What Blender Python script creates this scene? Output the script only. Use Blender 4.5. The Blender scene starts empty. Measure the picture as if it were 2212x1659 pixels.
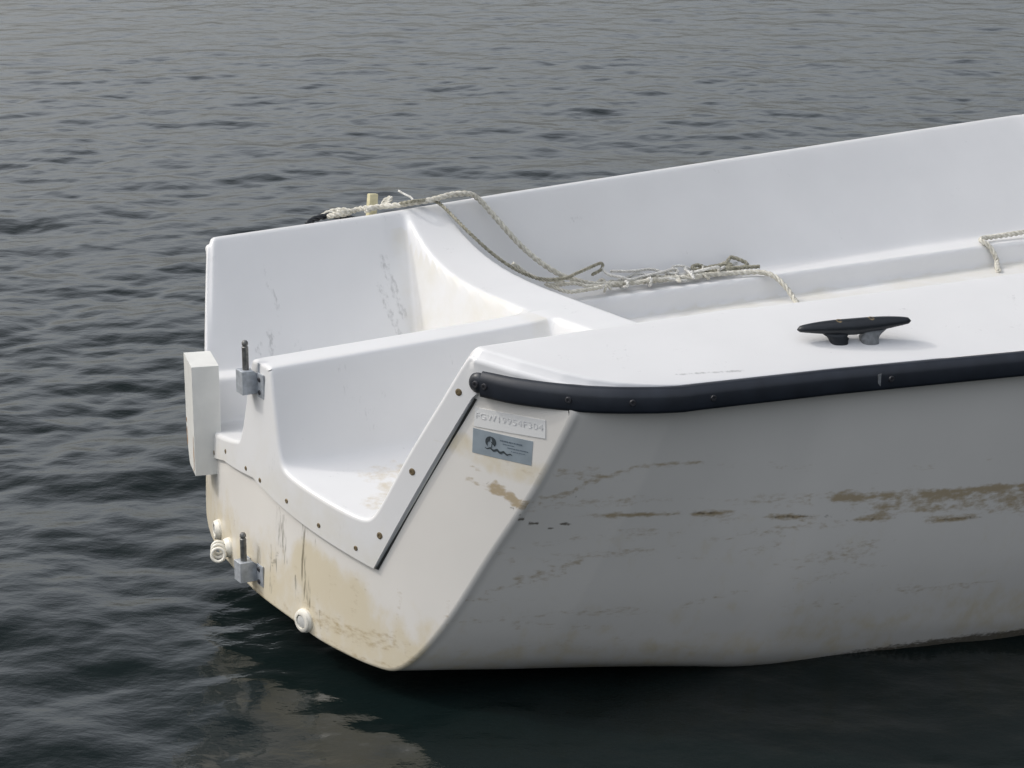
import bpy, bmesh, math, random
import numpy as np
from mathutils import Vector, Matrix, geometry

# ------------------------------------------------------------------ camera, world, sun, exposure
scene = bpy.context.scene
COL = scene.collection
BOAT_YAW = 0.5322
BOAT_LOC = (-0.3185, 3.5716, 0.084)          # boat frame: x forward, y to the far side, z up; water at world z = 0
cam_d = bpy.data.cameras.new("camera")
cam = bpy.data.objects.new("camera", cam_d)
COL.objects.link(cam)
cam.location = (0.0, 0.0, 1.4226)
cam.rotation_euler = (math.radians(90 - 15.484), 0, 0)
cam_d.sensor_width = 36.0
cam_d.lens = 36.0 * 4700.0 / 2212.0
cam_d.clip_start = 0.05
cam_d.clip_end = 3000
cam_d.dof.use_dof = False
scene.camera = cam

cy, sy = math.cos(BOAT_YAW), math.sin(BOAT_YAW)
def to_world(x, y, z):
    return (cy * x - sy * y + BOAT_LOC[0], sy * x + cy * y + BOAT_LOC[1], z + BOAT_LOC[2])
SUNB = (-0.56, 0.46, 0.70)                   # towards the sun, boat frame
SW = Vector((cy * SUNB[0] - sy * SUNB[1], sy * SUNB[0] + cy * SUNB[1], SUNB[2])).normalized()
sun_d = bpy.data.lights.new("sun", "SUN")
sun = bpy.data.objects.new("sun", sun_d)
COL.objects.link(sun)
sun.rotation_euler = SW.to_track_quat('Z', 'Y').to_euler()
sun_d.energy = 2.0
sun_d.angle = math.radians(2.4)
sun_d.color = (1.0, 0.965, 0.92)

world = bpy.data.worlds.new("World")
scene.world = world
world.use_nodes = True
wn = world.node_tree.nodes
wl = world.node_tree.links
bg = wn["Background"]
sky = wn.new("ShaderNodeTexSky")
sky.sky_type = 'NISHITA'
sky.sun_disc = False
sky.sun_elevation = math.asin(SW.z)
sky.sun_rotation = math.atan2(SW.x, SW.y)
sky.altitude = 0
sky.air_density = 1.0
sky.dust_density = 5.0
sky.ozone_density = 1.0
hsv = wn.new("ShaderNodeHueSaturation")
hsv.inputs["Saturation"].default_value = 0.36
wl.new(sky.outputs[0], hsv.inputs["Color"])
# added sky gain to shape the light: bright overhead, dark low behind, pale ahead
tcw = wn.new("ShaderNodeTexCoord")
sp = wn.new("ShaderNodeSeparateXYZ")
wl.new(tcw.outputs["Generated"], sp.inputs[0])
def mth(op, a, b=None, c=None):
    n = wn.new("ShaderNodeMath"); n.operation = op
    for i_, v_ in enumerate((a, b, c)):
        if v_ is None: continue
        if isinstance(v_, (int, float)): n.inputs[i_].default_value = v_
        else: wl.new(v_, n.inputs[i_])
    return n.outputs[0]
def ramp(v_, a, b, lo, hi):
    n = wn.new("ShaderNodeMapRange"); n.interpolation_type = 'SMOOTHSTEP'
    for k_, q_ in (("From Min", a), ("From Max", b), ("To Min", lo), ("To Max", hi)): n.inputs[k_].default_value = q_
    wl.new(v_, n.inputs["Value"])
    return n.outputs[0]
SKY_HI, SKY_LO, SKY_FRONT = 4.0, 0.60, 2.10
up = ramp(mth('ADD', sp.outputs[2], mth('MULTIPLY', sp.outputs[1], -0.60)), 0.42, 1.0, 0.0, SKY_HI)
front = mth('MULTIPLY', mth('MAXIMUM', sp.outputs[1], 0.0), ramp(sp.outputs[2], 0.20, 0.72, SKY_FRONT, 0.0))
sky_gain = mth('ADD', mth('ADD', up, front), SKY_LO)
mulc = wn.new("ShaderNodeVectorMath"); mulc.operation = 'SCALE'
wl.new(hsv.outputs[0], mulc.inputs[0])
wl.new(sky_gain, mulc.inputs["Scale"])
wl.new(mulc.outputs[0], bg.inputs[0])
bg.inputs[1].default_value = 0.15
scene.view_settings.view_transform = 'Standard'
scene.view_settings.look = 'None'
scene.view_settings.exposure = -1.0
scene.view_settings.gamma = 1.0

# ------------------------------------------------------------------ helpers
def tag(o, label=None, cat=None, group=None, kind=None):
    if label: o['label'] = label
    if cat: o['category'] = cat
    if group: o['group'] = group
    if kind: o['kind'] = kind
    return o

def empty(name, loc=(0, 0, 0), rz=0.0):
    o = bpy.data.objects.new(name, None)
    COL.objects.link(o)
    o.location = loc
    o.rotation_euler = (0, 0, rz)
    return o

def mesh_obj(name, verts, faces, mat, parent=None, smooth=True, attrs=None):
    me = bpy.data.meshes.new(name)
    me.from_pydata([tuple(map(float, v)) for v in verts], [], faces)
    me.update()
    if smooth:
        me.polygons.foreach_set("use_smooth", [True] * len(me.polygons))
    if attrs:
        for k, a in attrs.items():
            at = me.attributes.new(k, 'FLOAT', 'POINT')
            at.data.foreach_set("value", np.asarray(a, dtype=np.float32))
    me.materials.append(mat)
    o = bpy.data.objects.new(name, me)
    COL.objects.link(o)
    if parent is not None:
        o.parent = parent
    return o

def bm_obj(name, bm, mat, parent=None, smooth=True, bevel=0.0, seg=2):
    if bevel > 0:
        es = [e for e in bm.edges if len(e.link_faces) == 2 and e.calc_face_angle(0) > 0.6]
        bmesh.ops.bevel(bm, geom=es, offset=bevel, segments=seg, profile=0.5, affect='EDGES')
    bmesh.ops.recalc_face_normals(bm, faces=bm.faces)
    me = bpy.data.meshes.new(name)
    bm.to_mesh(me)
    bm.free()
    if smooth:
        me.polygons.foreach_set("use_smooth", [True] * len(me.polygons))
        me.set_sharp_from_angle(angle=math.radians(38))
    me.materials.append(mat)
    o = bpy.data.objects.new(name, me)
    COL.objects.link(o)
    if parent is not None:
        o.parent = parent
    return o

def grid_faces(nr, nc, off=0, flip=False, wrap=False):
    F = []
    cc = nc if wrap else nc - 1
    for r in range(nr - 1):
        for c in range(cc):
            a = off + r * nc + c
            b = off + r * nc + (c + 1) % nc
            f = (a, b, b + nc, a + nc)
            F.append(f[::-1] if flip else f)
    return F

def frame_matrix(o, zax, xax=(0, 0, 1)):
    z = Vector(zax).normalized()
    x = Vector(xax)
    x = (x - z * x.dot(z)).normalized()
    y = z.cross(x)
    m = Matrix((x, y, z)).transposed().to_4x4()
    m.translation = Vector(o)
    return m

def lathe(bm, prof, n=20, mat=Matrix()):
    rings = []
    for (r, h) in prof:
        rings.append([bm.verts.new(mat @ Vector((r * math.cos(2 * math.pi * i / n), r * math.sin(2 * math.pi * i / n), h))) for i in range(n)])
    for a, b in zip(rings[:-1], rings[1:]):
        for i in range(n):
            bm.faces.new((a[i], a[(i + 1) % n], b[(i + 1) % n], b[i]))
    bm.faces.new(rings[0][::-1])
    bm.faces.new(rings[-1])

def prism(bm, poly, h, mat=Matrix()):
    a = [bm.verts.new(mat @ Vector((p[0], p[1], 0))) for p in poly]
    b = [bm.verts.new(mat @ Vector((p[0], p[1], h))) for p in poly]
    n = len(poly)
    bm.faces.new(a[::-1])
    bm.faces.new(b)
    for i in range(n):
        bm.faces.new((a[i], a[(i + 1) % n], b[(i + 1) % n], b[i]))

def catmull(P, per=8):
    P = [np.array(p, float) for p in P]
    Q = [2 * P[0] - P[1]] + P + [2 * P[-1] - P[-2]]
    out = []
    for i in range(1, len(Q) - 2):
        for k in range(per):
            t = k / per
            a, b, c, d = Q[i - 1], Q[i], Q[i + 1], Q[i + 2]
            out.append(0.5 * ((2 * b) + (c - a) * t + (2 * a - 5 * b + 4 * c - d) * t * t + (-a + 3 * b - 3 * c + d) * t ** 3))
    out.append(P[-1])
    return np.array(out)

def resample(P, step):
    d = np.r_[0, np.cumsum(np.linalg.norm(np.diff(P, axis=0), axis=1))]
    n = max(2, int(d[-1] / step) + 1)
    s = np.linspace(0, d[-1], n)
    return np.stack([np.interp(s, d, P[:, i]) for i in range(P.shape[1])], 1), s

def tube_frames(P):
    T = np.gradient(P, axis=0)
    T /= np.linalg.norm(T, axis=1)[:, None] + 1e-12
    N = np.zeros_like(P)
    n = np.cross(T[0], [0.3, 0.1, 1.0]); n /= np.linalg.norm(n)
    for i in range(len(P)):
        n = n - T[i] * (n @ T[i])
        n /= np.linalg.norm(n) + 1e-12
        N[i] = n
    return T, N, np.cross(T, N)

# ------------------------------------------------------------------ value noise (numpy) for stains
def _h(i, j, s):
    v = np.sin(i * 127.1 + j * 311.7 + s * 74.7) * 43758.5453
    return v - np.floor(v)
def vnoise(x, y, s=0):
    i, j = np.floor(x), np.floor(y)
    fx, fy = x - i, y - j
    fx, fy = fx * fx * (3 - 2 * fx), fy * fy * (3 - 2 * fy)
    return ((_h(i, j, s) * (1 - fx) + _h(i + 1, j, s) * fx) * (1 - fy) + (_h(i, j + 1, s) * (1 - fx) + _h(i + 1, j + 1, s) * fx) * fy)
def fbm(x, y, s=0, o=4):
    a, t, n = 0.5, 0, 0
    for k in range(o):
        t = t + a * vnoise(x * 2 ** k, y * 2 ** k, s + k); n += a; a *= 0.55
    return t / n
def sstep(a, b, x):
    t = np.clip((x - a) / (b - a), 0, 1)
    return t * t * (3 - 2 * t)
def seg_mask(px, py, pts, w):
    m = np.zeros_like(px)
    for (a, b) in zip(pts[:-1], pts[1:]):
        ax, ay = a; bx, by = b
        dx, dy = bx - ax, by - ay
        t = np.clip(((px - ax) * dx + (py - ay) * dy) / (dx * dx + dy * dy + 1e-9), 0, 1)
        d = np.hypot(px - ax - t * dx, py - ay - t * dy)
        m = np.maximum(m, 1 - sstep(0.25 * w, w, d))
    return m

# ------------------------------------------------------------------ materials
def new_mat(name):
    m = bpy.data.materials.new(name)
    m.use_nodes = True
    nt = m.node_tree
    return m, nt, nt.nodes["Principled BSDF"]

def simple(name, col, rough=0.5, metal=0.0, noise=0.0, nscale=60, bump=0.0, bscale=200, ior=1.5):
    m, nt, p = new_mat(name)
    p.inputs["Roughness"].default_value = rough
    p.inputs["Metallic"].default_value = metal
    p.inputs["IOR"].default_value = ior
    tc = nt.nodes.new("ShaderNodeTexCoord")
    if noise > 0:
        n = nt.nodes.new("ShaderNodeTexNoise"); n.inputs["Scale"].default_value = nscale; n.inputs["Detail"].default_value = 6
        nt.links.new(tc.outputs["Object"], n.inputs["Vector"])
        r = nt.nodes.new("ShaderNodeValToRGB")
        r.color_ramp.elements[0].position = 0.3
        r.color_ramp.elements[1].position = 0.7
        r.color_ramp.elements[0].color = tuple(c * (1 - noise) for c in col) + (1,)
        r.color_ramp.elements[1].color = tuple(min(1, c * (1 + noise * 0.5)) for c in col) + (1,)
        nt.links.new(n.outputs["Fac"], r.inputs["Fac"])
        nt.links.new(r.outputs["Color"], p.inputs["Base Color"])
    else:
        p.inputs["Base Color"].default_value = tuple(col) + (1,)
    if bump > 0:
        n2 = nt.nodes.new("ShaderNodeTexNoise"); n2.inputs["Scale"].default_value = bscale; n2.inputs["Detail"].default_value = 3
        nt.links.new(tc.outputs["Object"], n2.inputs["Vector"])
        b = nt.nodes.new("ShaderNodeBump"); b.inputs["Strength"].default_value = bump; b.inputs["Distance"].default_value = 0.001
        nt.links.new(n2.outputs["Fac"], b.inputs["Height"])
        nt.links.new(b.outputs["Normal"], p.inputs["Normal"])
    return m

def gelcoat(name, base, rough, stains):
    """white gelcoat; each stain = (attribute, colour, node-noise scale xyz, threshold lo, hi, strength)"""
    m, nt, p = new_mat(name)
    N, Lk = nt.nodes, nt.links
    tc = N.new("ShaderNodeTexCoord")
    n0 = N.new("ShaderNodeTexNoise"); n0.inputs["Scale"].default_value = 7; n0.inputs["Detail"].default_value = 5
    Lk.new(tc.outputs["Object"], n0.inputs["Vector"])
    r0 = N.new("ShaderNodeValToRGB")
    r0.color_ramp.elements[0].position = 0.35; r0.color_ramp.elements[1].position = 0.65
    r0.color_ramp.elements[0].color = tuple(c * 0.965 for c in base) + (1,)
    r0.color_ramp.elements[1].color = tuple(base) + (1,)
    Lk.new(n0.outputs["Fac"], r0.inputs["Fac"])
    col = r0.outputs["Color"]
    for (attr, sc, scale, lo, hi, st) in stains:
        a = N.new("ShaderNodeAttribute"); a.attribute_name = attr
        mp = N.new("ShaderNodeMapping"); mp.inputs["Scale"].default_value = scale
        Lk.new(tc.outputs["Object"], mp.inputs["Vector"])
        n = N.new("ShaderNodeTexNoise"); n.inputs["Scale"].default_value = 1; n.inputs["Detail"].default_value = 5; n.inputs["Roughness"].default_value = 0.6
        Lk.new(mp.outputs[0], n.inputs["Vector"])
        # fac = smoothstep(lo,hi, noise + attr - 1 ...)
        ad = N.new("ShaderNodeMath"); ad.operation = 'ADD'
        Lk.new(n.outputs["Fac"], ad.inputs[0]); Lk.new(a.outputs["Fac"], ad.inputs[1])
        mr = N.new("ShaderNodeMapRange"); mr.interpolation_type = 'SMOOTHSTEP'
        mr.inputs["From Min"].default_value = lo; mr.inputs["From Max"].default_value = hi
        mr.inputs["To Min"].default_value = 0; mr.inputs["To Max"].default_value = st
        Lk.new(ad.outputs[0], mr.inputs["Value"])
        mx = N.new("ShaderNodeMix"); mx.data_type = 'RGBA'
        Lk.new(mr.outputs[0], mx.inputs["Factor"])
        Lk.new(col, mx.inputs["A"])
        mx.inputs["B"].default_value = tuple(sc) + (1,)
        col = mx.outputs["Result"]
    Lk.new(col, p.inputs["Base Color"])
    p.inputs["Roughness"].default_value = rough
    p.inputs["IOR"].default_value = 1.5
    p.inputs["Coat Weight"].default_value = 0.0
    nb = N.new("ShaderNodeTexNoise"); nb.inputs["Scale"].default_value = 14; nb.inputs["Detail"].default_value = 2
    Lk.new(tc.outputs["Object"], nb.inputs["Vector"])
    b = N.new("ShaderNodeBump"); b.inputs["Strength"].default_value = 0.25; b.inputs["Distance"].default_value = 0.002
    Lk.new(nb.outputs["Fac"], b.inputs["Height"])
    # sprayed non-slip grain on the side decks
    g = N.new("ShaderNodeAttribute"); g.attribute_name = "grip"
    ng = N.new("ShaderNodeTexNoise"); ng.inputs["Scale"].default_value = 420; ng.inputs["Detail"].default_value = 1
    Lk.new(tc.outputs["Object"], ng.inputs["Vector"])
    b2 = N.new("ShaderNodeBump"); b2.inputs["Distance"].default_value = 0.0006
    Lk.new(g.outputs["Fac"], b2.inputs["Strength"])
    Lk.new(ng.outputs["Fac"], b2.inputs["Height"])
    Lk.new(b.outputs["Normal"], b2.inputs["Normal"])
    Lk.new(b2.outputs["Normal"], p.inputs["Normal"])
    return m

WHITE = (0.80, 0.80, 0.79)
M_deck = gelcoat("deck_gelcoat", (0.72, 0.72, 0.715), 0.30, [
    ("scuff", (0.20, 0.20, 0.195), (150, 150, 34), 0.84, 1.20, 0.50),
    ("brown", (0.45, 0.36, 0.20), (60, 60, 60), 0.95, 1.35, 0.55),
    ("cream", (0.64, 0.615, 0.54), (12, 12, 12), 0.8, 1.4, 0.8),
])
M_hull = gelcoat("hull_gelcoat", (0.73, 0.705, 0.655), 0.32, [
    ("cream", (0.63, 0.555, 0.395), (34, 26, 20), 0.78, 1.30, 0.85),
    ("brown", (0.32, 0.22, 0.08), (70, 70, 170), 0.86, 1.34, 0.72),
    ("drip", (0.12, 0.10, 0.06), (240, 240, 22), 0.92, 1.14, 0.75),
    ("dark", (0.07, 0.055, 0.03), (130, 130, 220), 0.95, 1.35, 0.85),
])
M_rail = simple("rail_rubber", (0.016, 0.020, 0.028), 0.38, 0, 0.3, 30, 0.15, 90)
M_black = simple("black_nylon", (0.012, 0.015, 0.019), 0.42, 0, 0.25, 60, 0.35, 260)
M_scuffed = simple("scraped_nylon", (0.20, 0.21, 0.215), 0.6, 0, 0.35, 150, 0.5, 400)
M_steel = simple("dull_stainless", (0.46, 0.49, 0.52), 0.42, 0.35, 0.25, 110, 0.2, 300)
M_pin = simple("pintle_metal", (0.20, 0.20, 0.19), 0.45, 0.7, 0.4, 160, 0.3, 300)
M_brass = simple("weathered_screw", (0.22, 0.17, 0.10), 0.55, 0.4, 0.5, 300)
M_dscrew = simple("dark_screw", (0.045, 0.045, 0.05), 0.4, 0.2, 0.4, 300)
M_foil = simple("foil_label", (0.36, 0.42, 0.46), 0.35, 0.35, 0.15, 40)
M_ink = simple("label_ink", (0.03, 0.04, 0.045), 0.6)
M_ink2 = simple("label_ink_faded", (0.10, 0.13, 0.16), 0.6)
M_emb = simple("embossed_gelcoat", (0.72, 0.72, 0.70), 0.35)
M_let = simple("raised_lettering", (0.64, 0.64, 0.63), 0.4)
M_block = simple("motor_pad_paint", (0.70, 0.70, 0.66), 0.45, 0, 0.06, 30, 0.3, 60)
M_rust = simple("rust_stain", (0.38, 0.17, 0.04), 0.8, 0, 0.4, 120)
M_plug = simple("white_plastic", (0.78, 0.75, 0.66), 0.4, 0, 0.08, 60)
M_grey = simple("grey_cap", (0.55, 0.55, 0.52), 0.5, 0, 0.2, 90)
M_yellow = simple("yellow_foam", (0.62, 0.57, 0.36), 0.8, 0, 0.2, 90, 0.6, 200)
M_gap = simple("sealant", (0.02, 0.022, 0.02), 0.8)

def rope_mat(name, a, b):
    m, nt, p = new_mat(name)
    tc = nt.nodes.new("ShaderNodeTexCoord")
    n = nt.nodes.new("ShaderNodeTexNoise"); n.inputs["Scale"].default_value = 140; n.inputs["Detail"].default_value = 6
    nt.links.new(tc.outputs["Object"], n.inputs["Vector"])
    r = nt.nodes.new("ShaderNodeValToRGB")
    r.color_ramp.elements[0].position = 0.35; r.color_ramp.elements[1].position = 0.68
    r.color_ramp.elements[0].color = a + (1,); r.color_ramp.elements[1].color = b + (1,)
    nt.links.new(n.outputs["Fac"], r.inputs["Fac"])
    nt.links.new(r.outputs["Color"], p.inputs["Base Color"])
    p.inputs["Roughness"].default_value = 0.9
    bp = nt.nodes.new("ShaderNodeBump"); bp.inputs["Strength"].default_value = 0.6; bp.inputs["Distance"].default_value = 0.001
    n2 = nt.nodes.new("ShaderNodeTexNoise"); n2.inputs["Scale"].default_value = 700
    nt.links.new(tc.outputs["Object"], n2.inputs["Vector"])
    nt.links.new(n2.outputs["Fac"], bp.inputs["Height"])
    nt.links.new(bp.outputs["Normal"], p.inputs["Normal"])
    return m
M_rope = rope_mat("laid_rope", (0.44, 0.42, 0.35), (0.70, 0.68, 0.61))
M_rope_d = rope_mat("dirty_rope", (0.20, 0.19, 0.14), (0.42, 0.40, 0.32))
M_cord = rope_mat("pale_cord", (0.52, 0.51, 0.47), (0.74, 0.73, 0.69))

# ------------------------------------------------------------------ boat frame functions
def Xt(y, z):                                   # the bowed transom surface
    return -0.121 + 0.589 * y * y + 0.057 * (z - 0.4) - 0.022 * (np.maximum(y, 0) / 0.475) ** 2
RX = np.array([0.12, 0.265, 0.52, 0.846, 1.3, 1.9, 2.5, 3.1, 3.7, 4.1, 4.3])
RY = np.array([0.637, 0.672, 0.712, 0.778, 0.86, 0.93, 0.94, 0.87, 0.66, 0.36, 0.10])
def Ye(x): return np.interp(x, RX, RY)          # half breadth at the rail
def yr(x): return np.interp(x, [0, .36, .68, 1.05, 2.2, 3.0, 4.3], [.474, .492, .535, .57, .675, .6, .05])
def zridge(x): return 0.519 + 0.018 * x
def zedge(x): return 0.470 + 0.012 * np.clip(x - 0.9, 0, 9)
def smax(a, b, k): return 0.5 * (a + b + np.sqrt((a - b) ** 2 + k * k))
def smin(a, b, k): return 0.5 * (a + b - np.sqrt((a - b) ** 2 + k * k))

def deck_z(x, y, v):
    """height of the deck moulding"""
    ay = np.abs(y)
    zr, R = zridge(x), yr(x)
    ye = np.maximum(Ye(v), R + 0.02)
    e = np.clip((ay - R) / (ye - R), 0, 1)
    camber = zr - (zr - zedge(x)) * (e ** 1.08)
    u = np.clip(ay / R, 0, 1)
    bridge = 0.428 + (zr - 0.428) * u ** 4.0
    cap = np.where(ay > R, camber, bridge)
    # foredeck
    fd = sstep(2.85, 3.0, x)
    cap = cap * (1 - fd) + np.where(ay > R, camber, zr + 0.03 * (1 - u * u)) * fd
    # after part: spine, two wells
    c = -0.020
    ys = y - c
    hw = 0.036
    zs = 0.408 + 0.028 * (x + 0.126)
    spine = smin(zs + 0 * ys, zs - (np.abs(ys) - hw) * 3.9, 0.012)
    floor = 0.246 - 0.175 * (np.clip(ay, 0.08, 0.4) - 0.08) + 0.015 * np.clip(x, 0, 1)
    wall = zr - (R - ay) / 0.49
    shelf = np.where(y > 0, smin(0.292 + 0 * y, 0.292 - (0.318 - y) * 3.0, 0.012), 0.0)
    well = smax(smax(floor, wall, 0.030), spine, 0.034)
    well = smax(well, shelf, 0.01)
    end = 0.25 + (x - 0.372) * 5.5
    end = np.where(y < 0, end - 0.10, end)
    well = smax(well, end, np.where(y < 0, 0.075, 0.035))
    # cockpit
    sole = 0.271 + 0 * x
    ledge = smin(0.320 + 0 * y, 0.320 - (0.400 - ay) * 5.5, 0.005)
    cw = 0.320 + (ay - 0.468) * (zr - 0.320) / np.maximum(R - 0.468, 0.03)
    pit = smax(smax(sole, ledge, 0.006), cw, 0.010)
    ramp = 0.44 - (x - 0.525) * 6.0
    pit = smax(pit, ramp, 0.03)
    pit = smax(pit, 0.28 + (x - 2.9) * 5, 0.03)
    inner = np.where(x < 0.46, well, pit)
    k = np.where(ay > R + 0.02, 0.004, 0.010)
    z = smin(cap, inner + np.where(ay > R, (ay - R) * 3, 0), k)
    return z + 0.5 * k * 0

boat = empty("open_dinghy", BOAT_LOC, BOAT_YAW)
tag(boat, "white fibreglass open dinghy with dark rub rail and stained lower hull, floating on grey water", "boat")

# ------------------------------------------------------------------ deck moulding
def Xe(y):
    ay = np.abs(y)
    q = np.interp(ay, [.487, .543, .593, .619, .640, .652, .664, .672], [.020, .060, .104, .134, .168, .197, .232, .265])
    q = q - 0.022 * (y > 0) * np.clip((0.672 - ay) / 0.185, 0, 1)
    return np.where(ay < 0.487, Xt(y, 0.45), q)
def Xe3(y, z): return Xe(y) + 0.057 * (z - 0.45) * (np.abs(y) < 0.487)
PROUD = 0.007
ER = 0.007
vs = np.r_[np.arange(0.265, 0.80, 0.0036), np.arange(0.80, 1.3, 0.010), np.arange(1.3, 4.3, 0.03), 4.3]
# columns: fine in Y
et = np.unique(np.round(np.r_[np.linspace(-1, 1, 441), np.linspace(-0.2, 0.2, 160)], 5))
VV, EE = np.meshgrid(vs, et, indexing='ij')
Yg = EE * Ye(VV)
dec = np.clip(1 - (VV - 0.265) / 0.9, 0, 1)
y0 = EE * 0.672
Xg = VV + (Xe(y0) - PROUD + ER - 0.265) * dec
Xg[0] = Xe(y0[0]) - PROUD + ER
Zg = deck_z(Xg, Yg, VV)
nr, nc = Xg.shape
for _ in range(2):
    Xg[0] = Xe3(y0[0], Zg[0]) - PROUD + ER
    sh = (Xg[0] - (Xe(y0[0]) - PROUD + ER))[None, :] * np.clip(1 - (VV - 0.265) / 0.12, 0, 1)
    Zg = deck_z(Xg, Yg, VV)
Xg[1:] += sh[1:]
# eased after corner of the coamings
ED = 0.012
Dg = np.clip(Xg - Xg[0:1], 0, ED)
Zg = Zg - (ED - np.sqrt(np.maximum(ED ** 2 - (ED - Dg) ** 2, 0))) * sstep(0.37, 0.45, np.abs(Yg))
verts = [np.stack([Xg.ravel(), Yg.ravel(), Zg.ravel()], 1)]
faces = grid_faces(nr, nc, 0, flip=True)
cnt = nr * nc
# rolled after edge
prof = np.stack([Yg[0], Zg[0]], 1)
tg = np.gradient(prof, axis=0); tg /= np.linalg.norm(tg, axis=1)[:, None]
# smooth tangents to avoid crossings in tight corners
for _ in range(6):
    tg[1:-1] = (tg[:-2] + 2 * tg[1:-1] + tg[2:]) / 4
tg /= np.linalg.norm(tg, axis=1)[:, None]
nrm = np.stack([-tg[:, 1], tg[:, 0]], 1)
roll_rows = []
for k in range(1, 6):
    ph = k / 5 * math.pi / 2
    off = ER * (1 - math.cos(ph))
    yz = prof - nrm * off
    x = Xe3(yz[:, 0], yz[:, 1]) - PROUD + ER - ER * math.sin(ph)
    verts.append(np.stack([x, yz[:, 0], yz[:, 1]], 1))
    roll_rows.append(cnt)
    cnt += nc
prev = 0
for rr in roll_rows:
    for c in range(nc - 1):
        faces.append((prev + c, prev + c + 1, rr + c + 1, rr + c))
    prev = rr
inset = prof - nrm * ER
# outboard skirts
for side in (0, nc - 1):
    base = np.stack([Xg[:, side], Yg[:, side], Zg[:, side]], 1)
    s = -1 if side == 0 else 1
    prevrow = [r * nc + side for r in range(nr)]
    for (dy, dz) in ((0.004, -0.001), (0.007, -0.004), (0.008, -0.009), (0.008, -0.03)):
        b2 = base.copy(); b2[:, 1] += s * dy * 0.5; b2[:, 2] += dz
        verts.append(b2)
        row = [cnt + r for r in range(nr)]
        for r in range(nr - 1):
            f = (prevrow[r], prevrow[r + 1], row[r + 1], row[r])
            faces.append(f if s < 0 else f[::-1])
        prevrow = row
        cnt += nr
# after flange face, triangulated in (y, z)
def flange_low():
    pts = [(0.668, 0.448), (0.637, 0.448), (0.560, 0.449), (0.492, 0.450), (0.482, 0.440), (0.329, 0.150), (0.15, 0.193), (0.0, 0.205),
           (-0.15, 0.172), (-0.329, 0.135), (-0.485, 0.440), (-0.494, 0.450), (-0.560, 0.449), (-0.637, 0.448), (-0.668, 0.448)]
    out = []
    for a, b in zip(pts[:-1], pts[1:]):
        n = max(1, int(math.dist(a, b) / 0.006))
        for i in range(n):
            t = i / n
            out.append((a[0] + (b[0] - a[0]) * t, a[1] + (b[1] - a[1]) * t))
    out.append(pts[-1])
    return out
low = flange_low()
# clean the inset profile (drop fold-backs)
keep = [0]
for i in range(1, len(inset)):
    if math.dist(inset[i], inset[keep[-1]]) > 0.0012:
        keep.append(i)
if keep[-1] != len(inset) - 1: keep.append(len(inset) - 1)
poly = [tuple(inset[i]) for i in keep] + low
def inside_grid(poly, step, margin):
    P = np.array(poly); x0, y0_ = P.min(0); x1, y1 = P.max(0)
    gx, gy = np.meshgrid(np.arange(x0, x1, step), np.arange(y0_, y1, step))
    gx, gy = gx.ravel(), gy.ravel()
    ins = np.zeros(len(gx), bool); dm = np.full(len(gx), 9.0)
    n = len(P)
    for i in range(n):
        a, b = P[i], P[(i + 1) % n]
        c = (a[1] > gy) != (b[1] > gy)
        with np.errstate(divide='ignore', invalid='ignore'):
            xi = (b[0] - a[0]) * (gy - a[1]) / (b[1] - a[1] + 1e-15) + a[0]
        ins ^= c & (gx < xi)
        d = b - a
        t = np.clip(((gx - a[0]) * d[0] + (gy - a[1]) * d[1]) / (d @ d + 1e-12), 0, 1)
        dm = np.minimum(dm, np.hypot(gx - a[0] - t * d[0], gy - a[1] - t * d[1]))
    m = ins & (dm > margin)
    return list(zip(gx[m], gy[m]))
def cdt(poly, step):
    pts = [Vector(p) for p in poly] + [Vector(p) for p in inside_grid(poly, step, step * 0.45)]
    n = len(poly)
    r = geometry.delaunay_2d_cdt(pts, [], [list(range(n))], 1, 1e-6)
    return [(v.x, v.y) for v in r[0]], [list(f) for f in r[2]]
cv, cf = cdt(poly, 0.010)
cva = np.array(cv)
verts.append(np.stack([Xe3(cva[:, 0], cva[:, 1]) - PROUD, cva[:, 0], cva[:, 1]], 1))
# outward is -x : (y,z) ccw seen from -x has y to the left, so flip
for f in cf:
    faces.append(tuple(cnt + i for i in f)[::-1])
cnt += len(cv)
# flange thickness along its lower edge
la = np.array(low)
xf = Xe3(la[:, 0], la[:, 1]) - PROUD
verts.append(np.stack([xf, la[:, 0], la[:, 1]], 1)); i0 = cnt; cnt += len(la)
verts.append(np.stack([xf + PROUD + 0.004, la[:, 0], la[:, 1]], 1)); i1 = cnt; cnt += len(la)
for c in range(len(la) - 1):
    faces.append((i0 + c, i0 + c + 1, i1 + c + 1, i1 + c))
V = np.concatenate(verts)
# wear and dirt masks on the deck
X_, Y_, Z_ = V[:, 0], V[:, 1], V[:, 2]
farwall = (Y_ > 0.30) & (X_ < 0.41) & (Z_ < 0.50)
sc = np.zeros(len(V))
for pts, w, a in (([(0.098, .415), (0.102, .385)], .010, .50), ([(0.10, .40), (.098, .36), (.09, .325)], .010, .33), ([(0.075, .345), (0.07, .312)], .016, .45), ([(0.12, .325), (.13, .305)], .02, .34),
                  ([(.345, .445), (.352, .40), (.362, .34)], .020, .46), ([(.325, .40), (.33, .36), (.345, .31)], .018, .44), ([(.05, .325), (.04, .31)], .016, .42), ([(.16, .32), (.3, .315)], .012, .2)):
    sc = np.maximum(sc, a * seg_mask(X_, Z_, pts, w))
sc *= farwall
onside = (Y_ < -.55) & (X_ > .2)
for pts, w, a in (([(.272, -.650), (.335, -.664), (.38, -.674)], .0045, .55), ([(.285, -.642), (.288, -.640)], .004, .6), ([(.52, -.60), (.56, -.61)], .03, .22)):
    sc = np.maximum(sc, onside * a * seg_mask(X_, Y_, pts, w))
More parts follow.
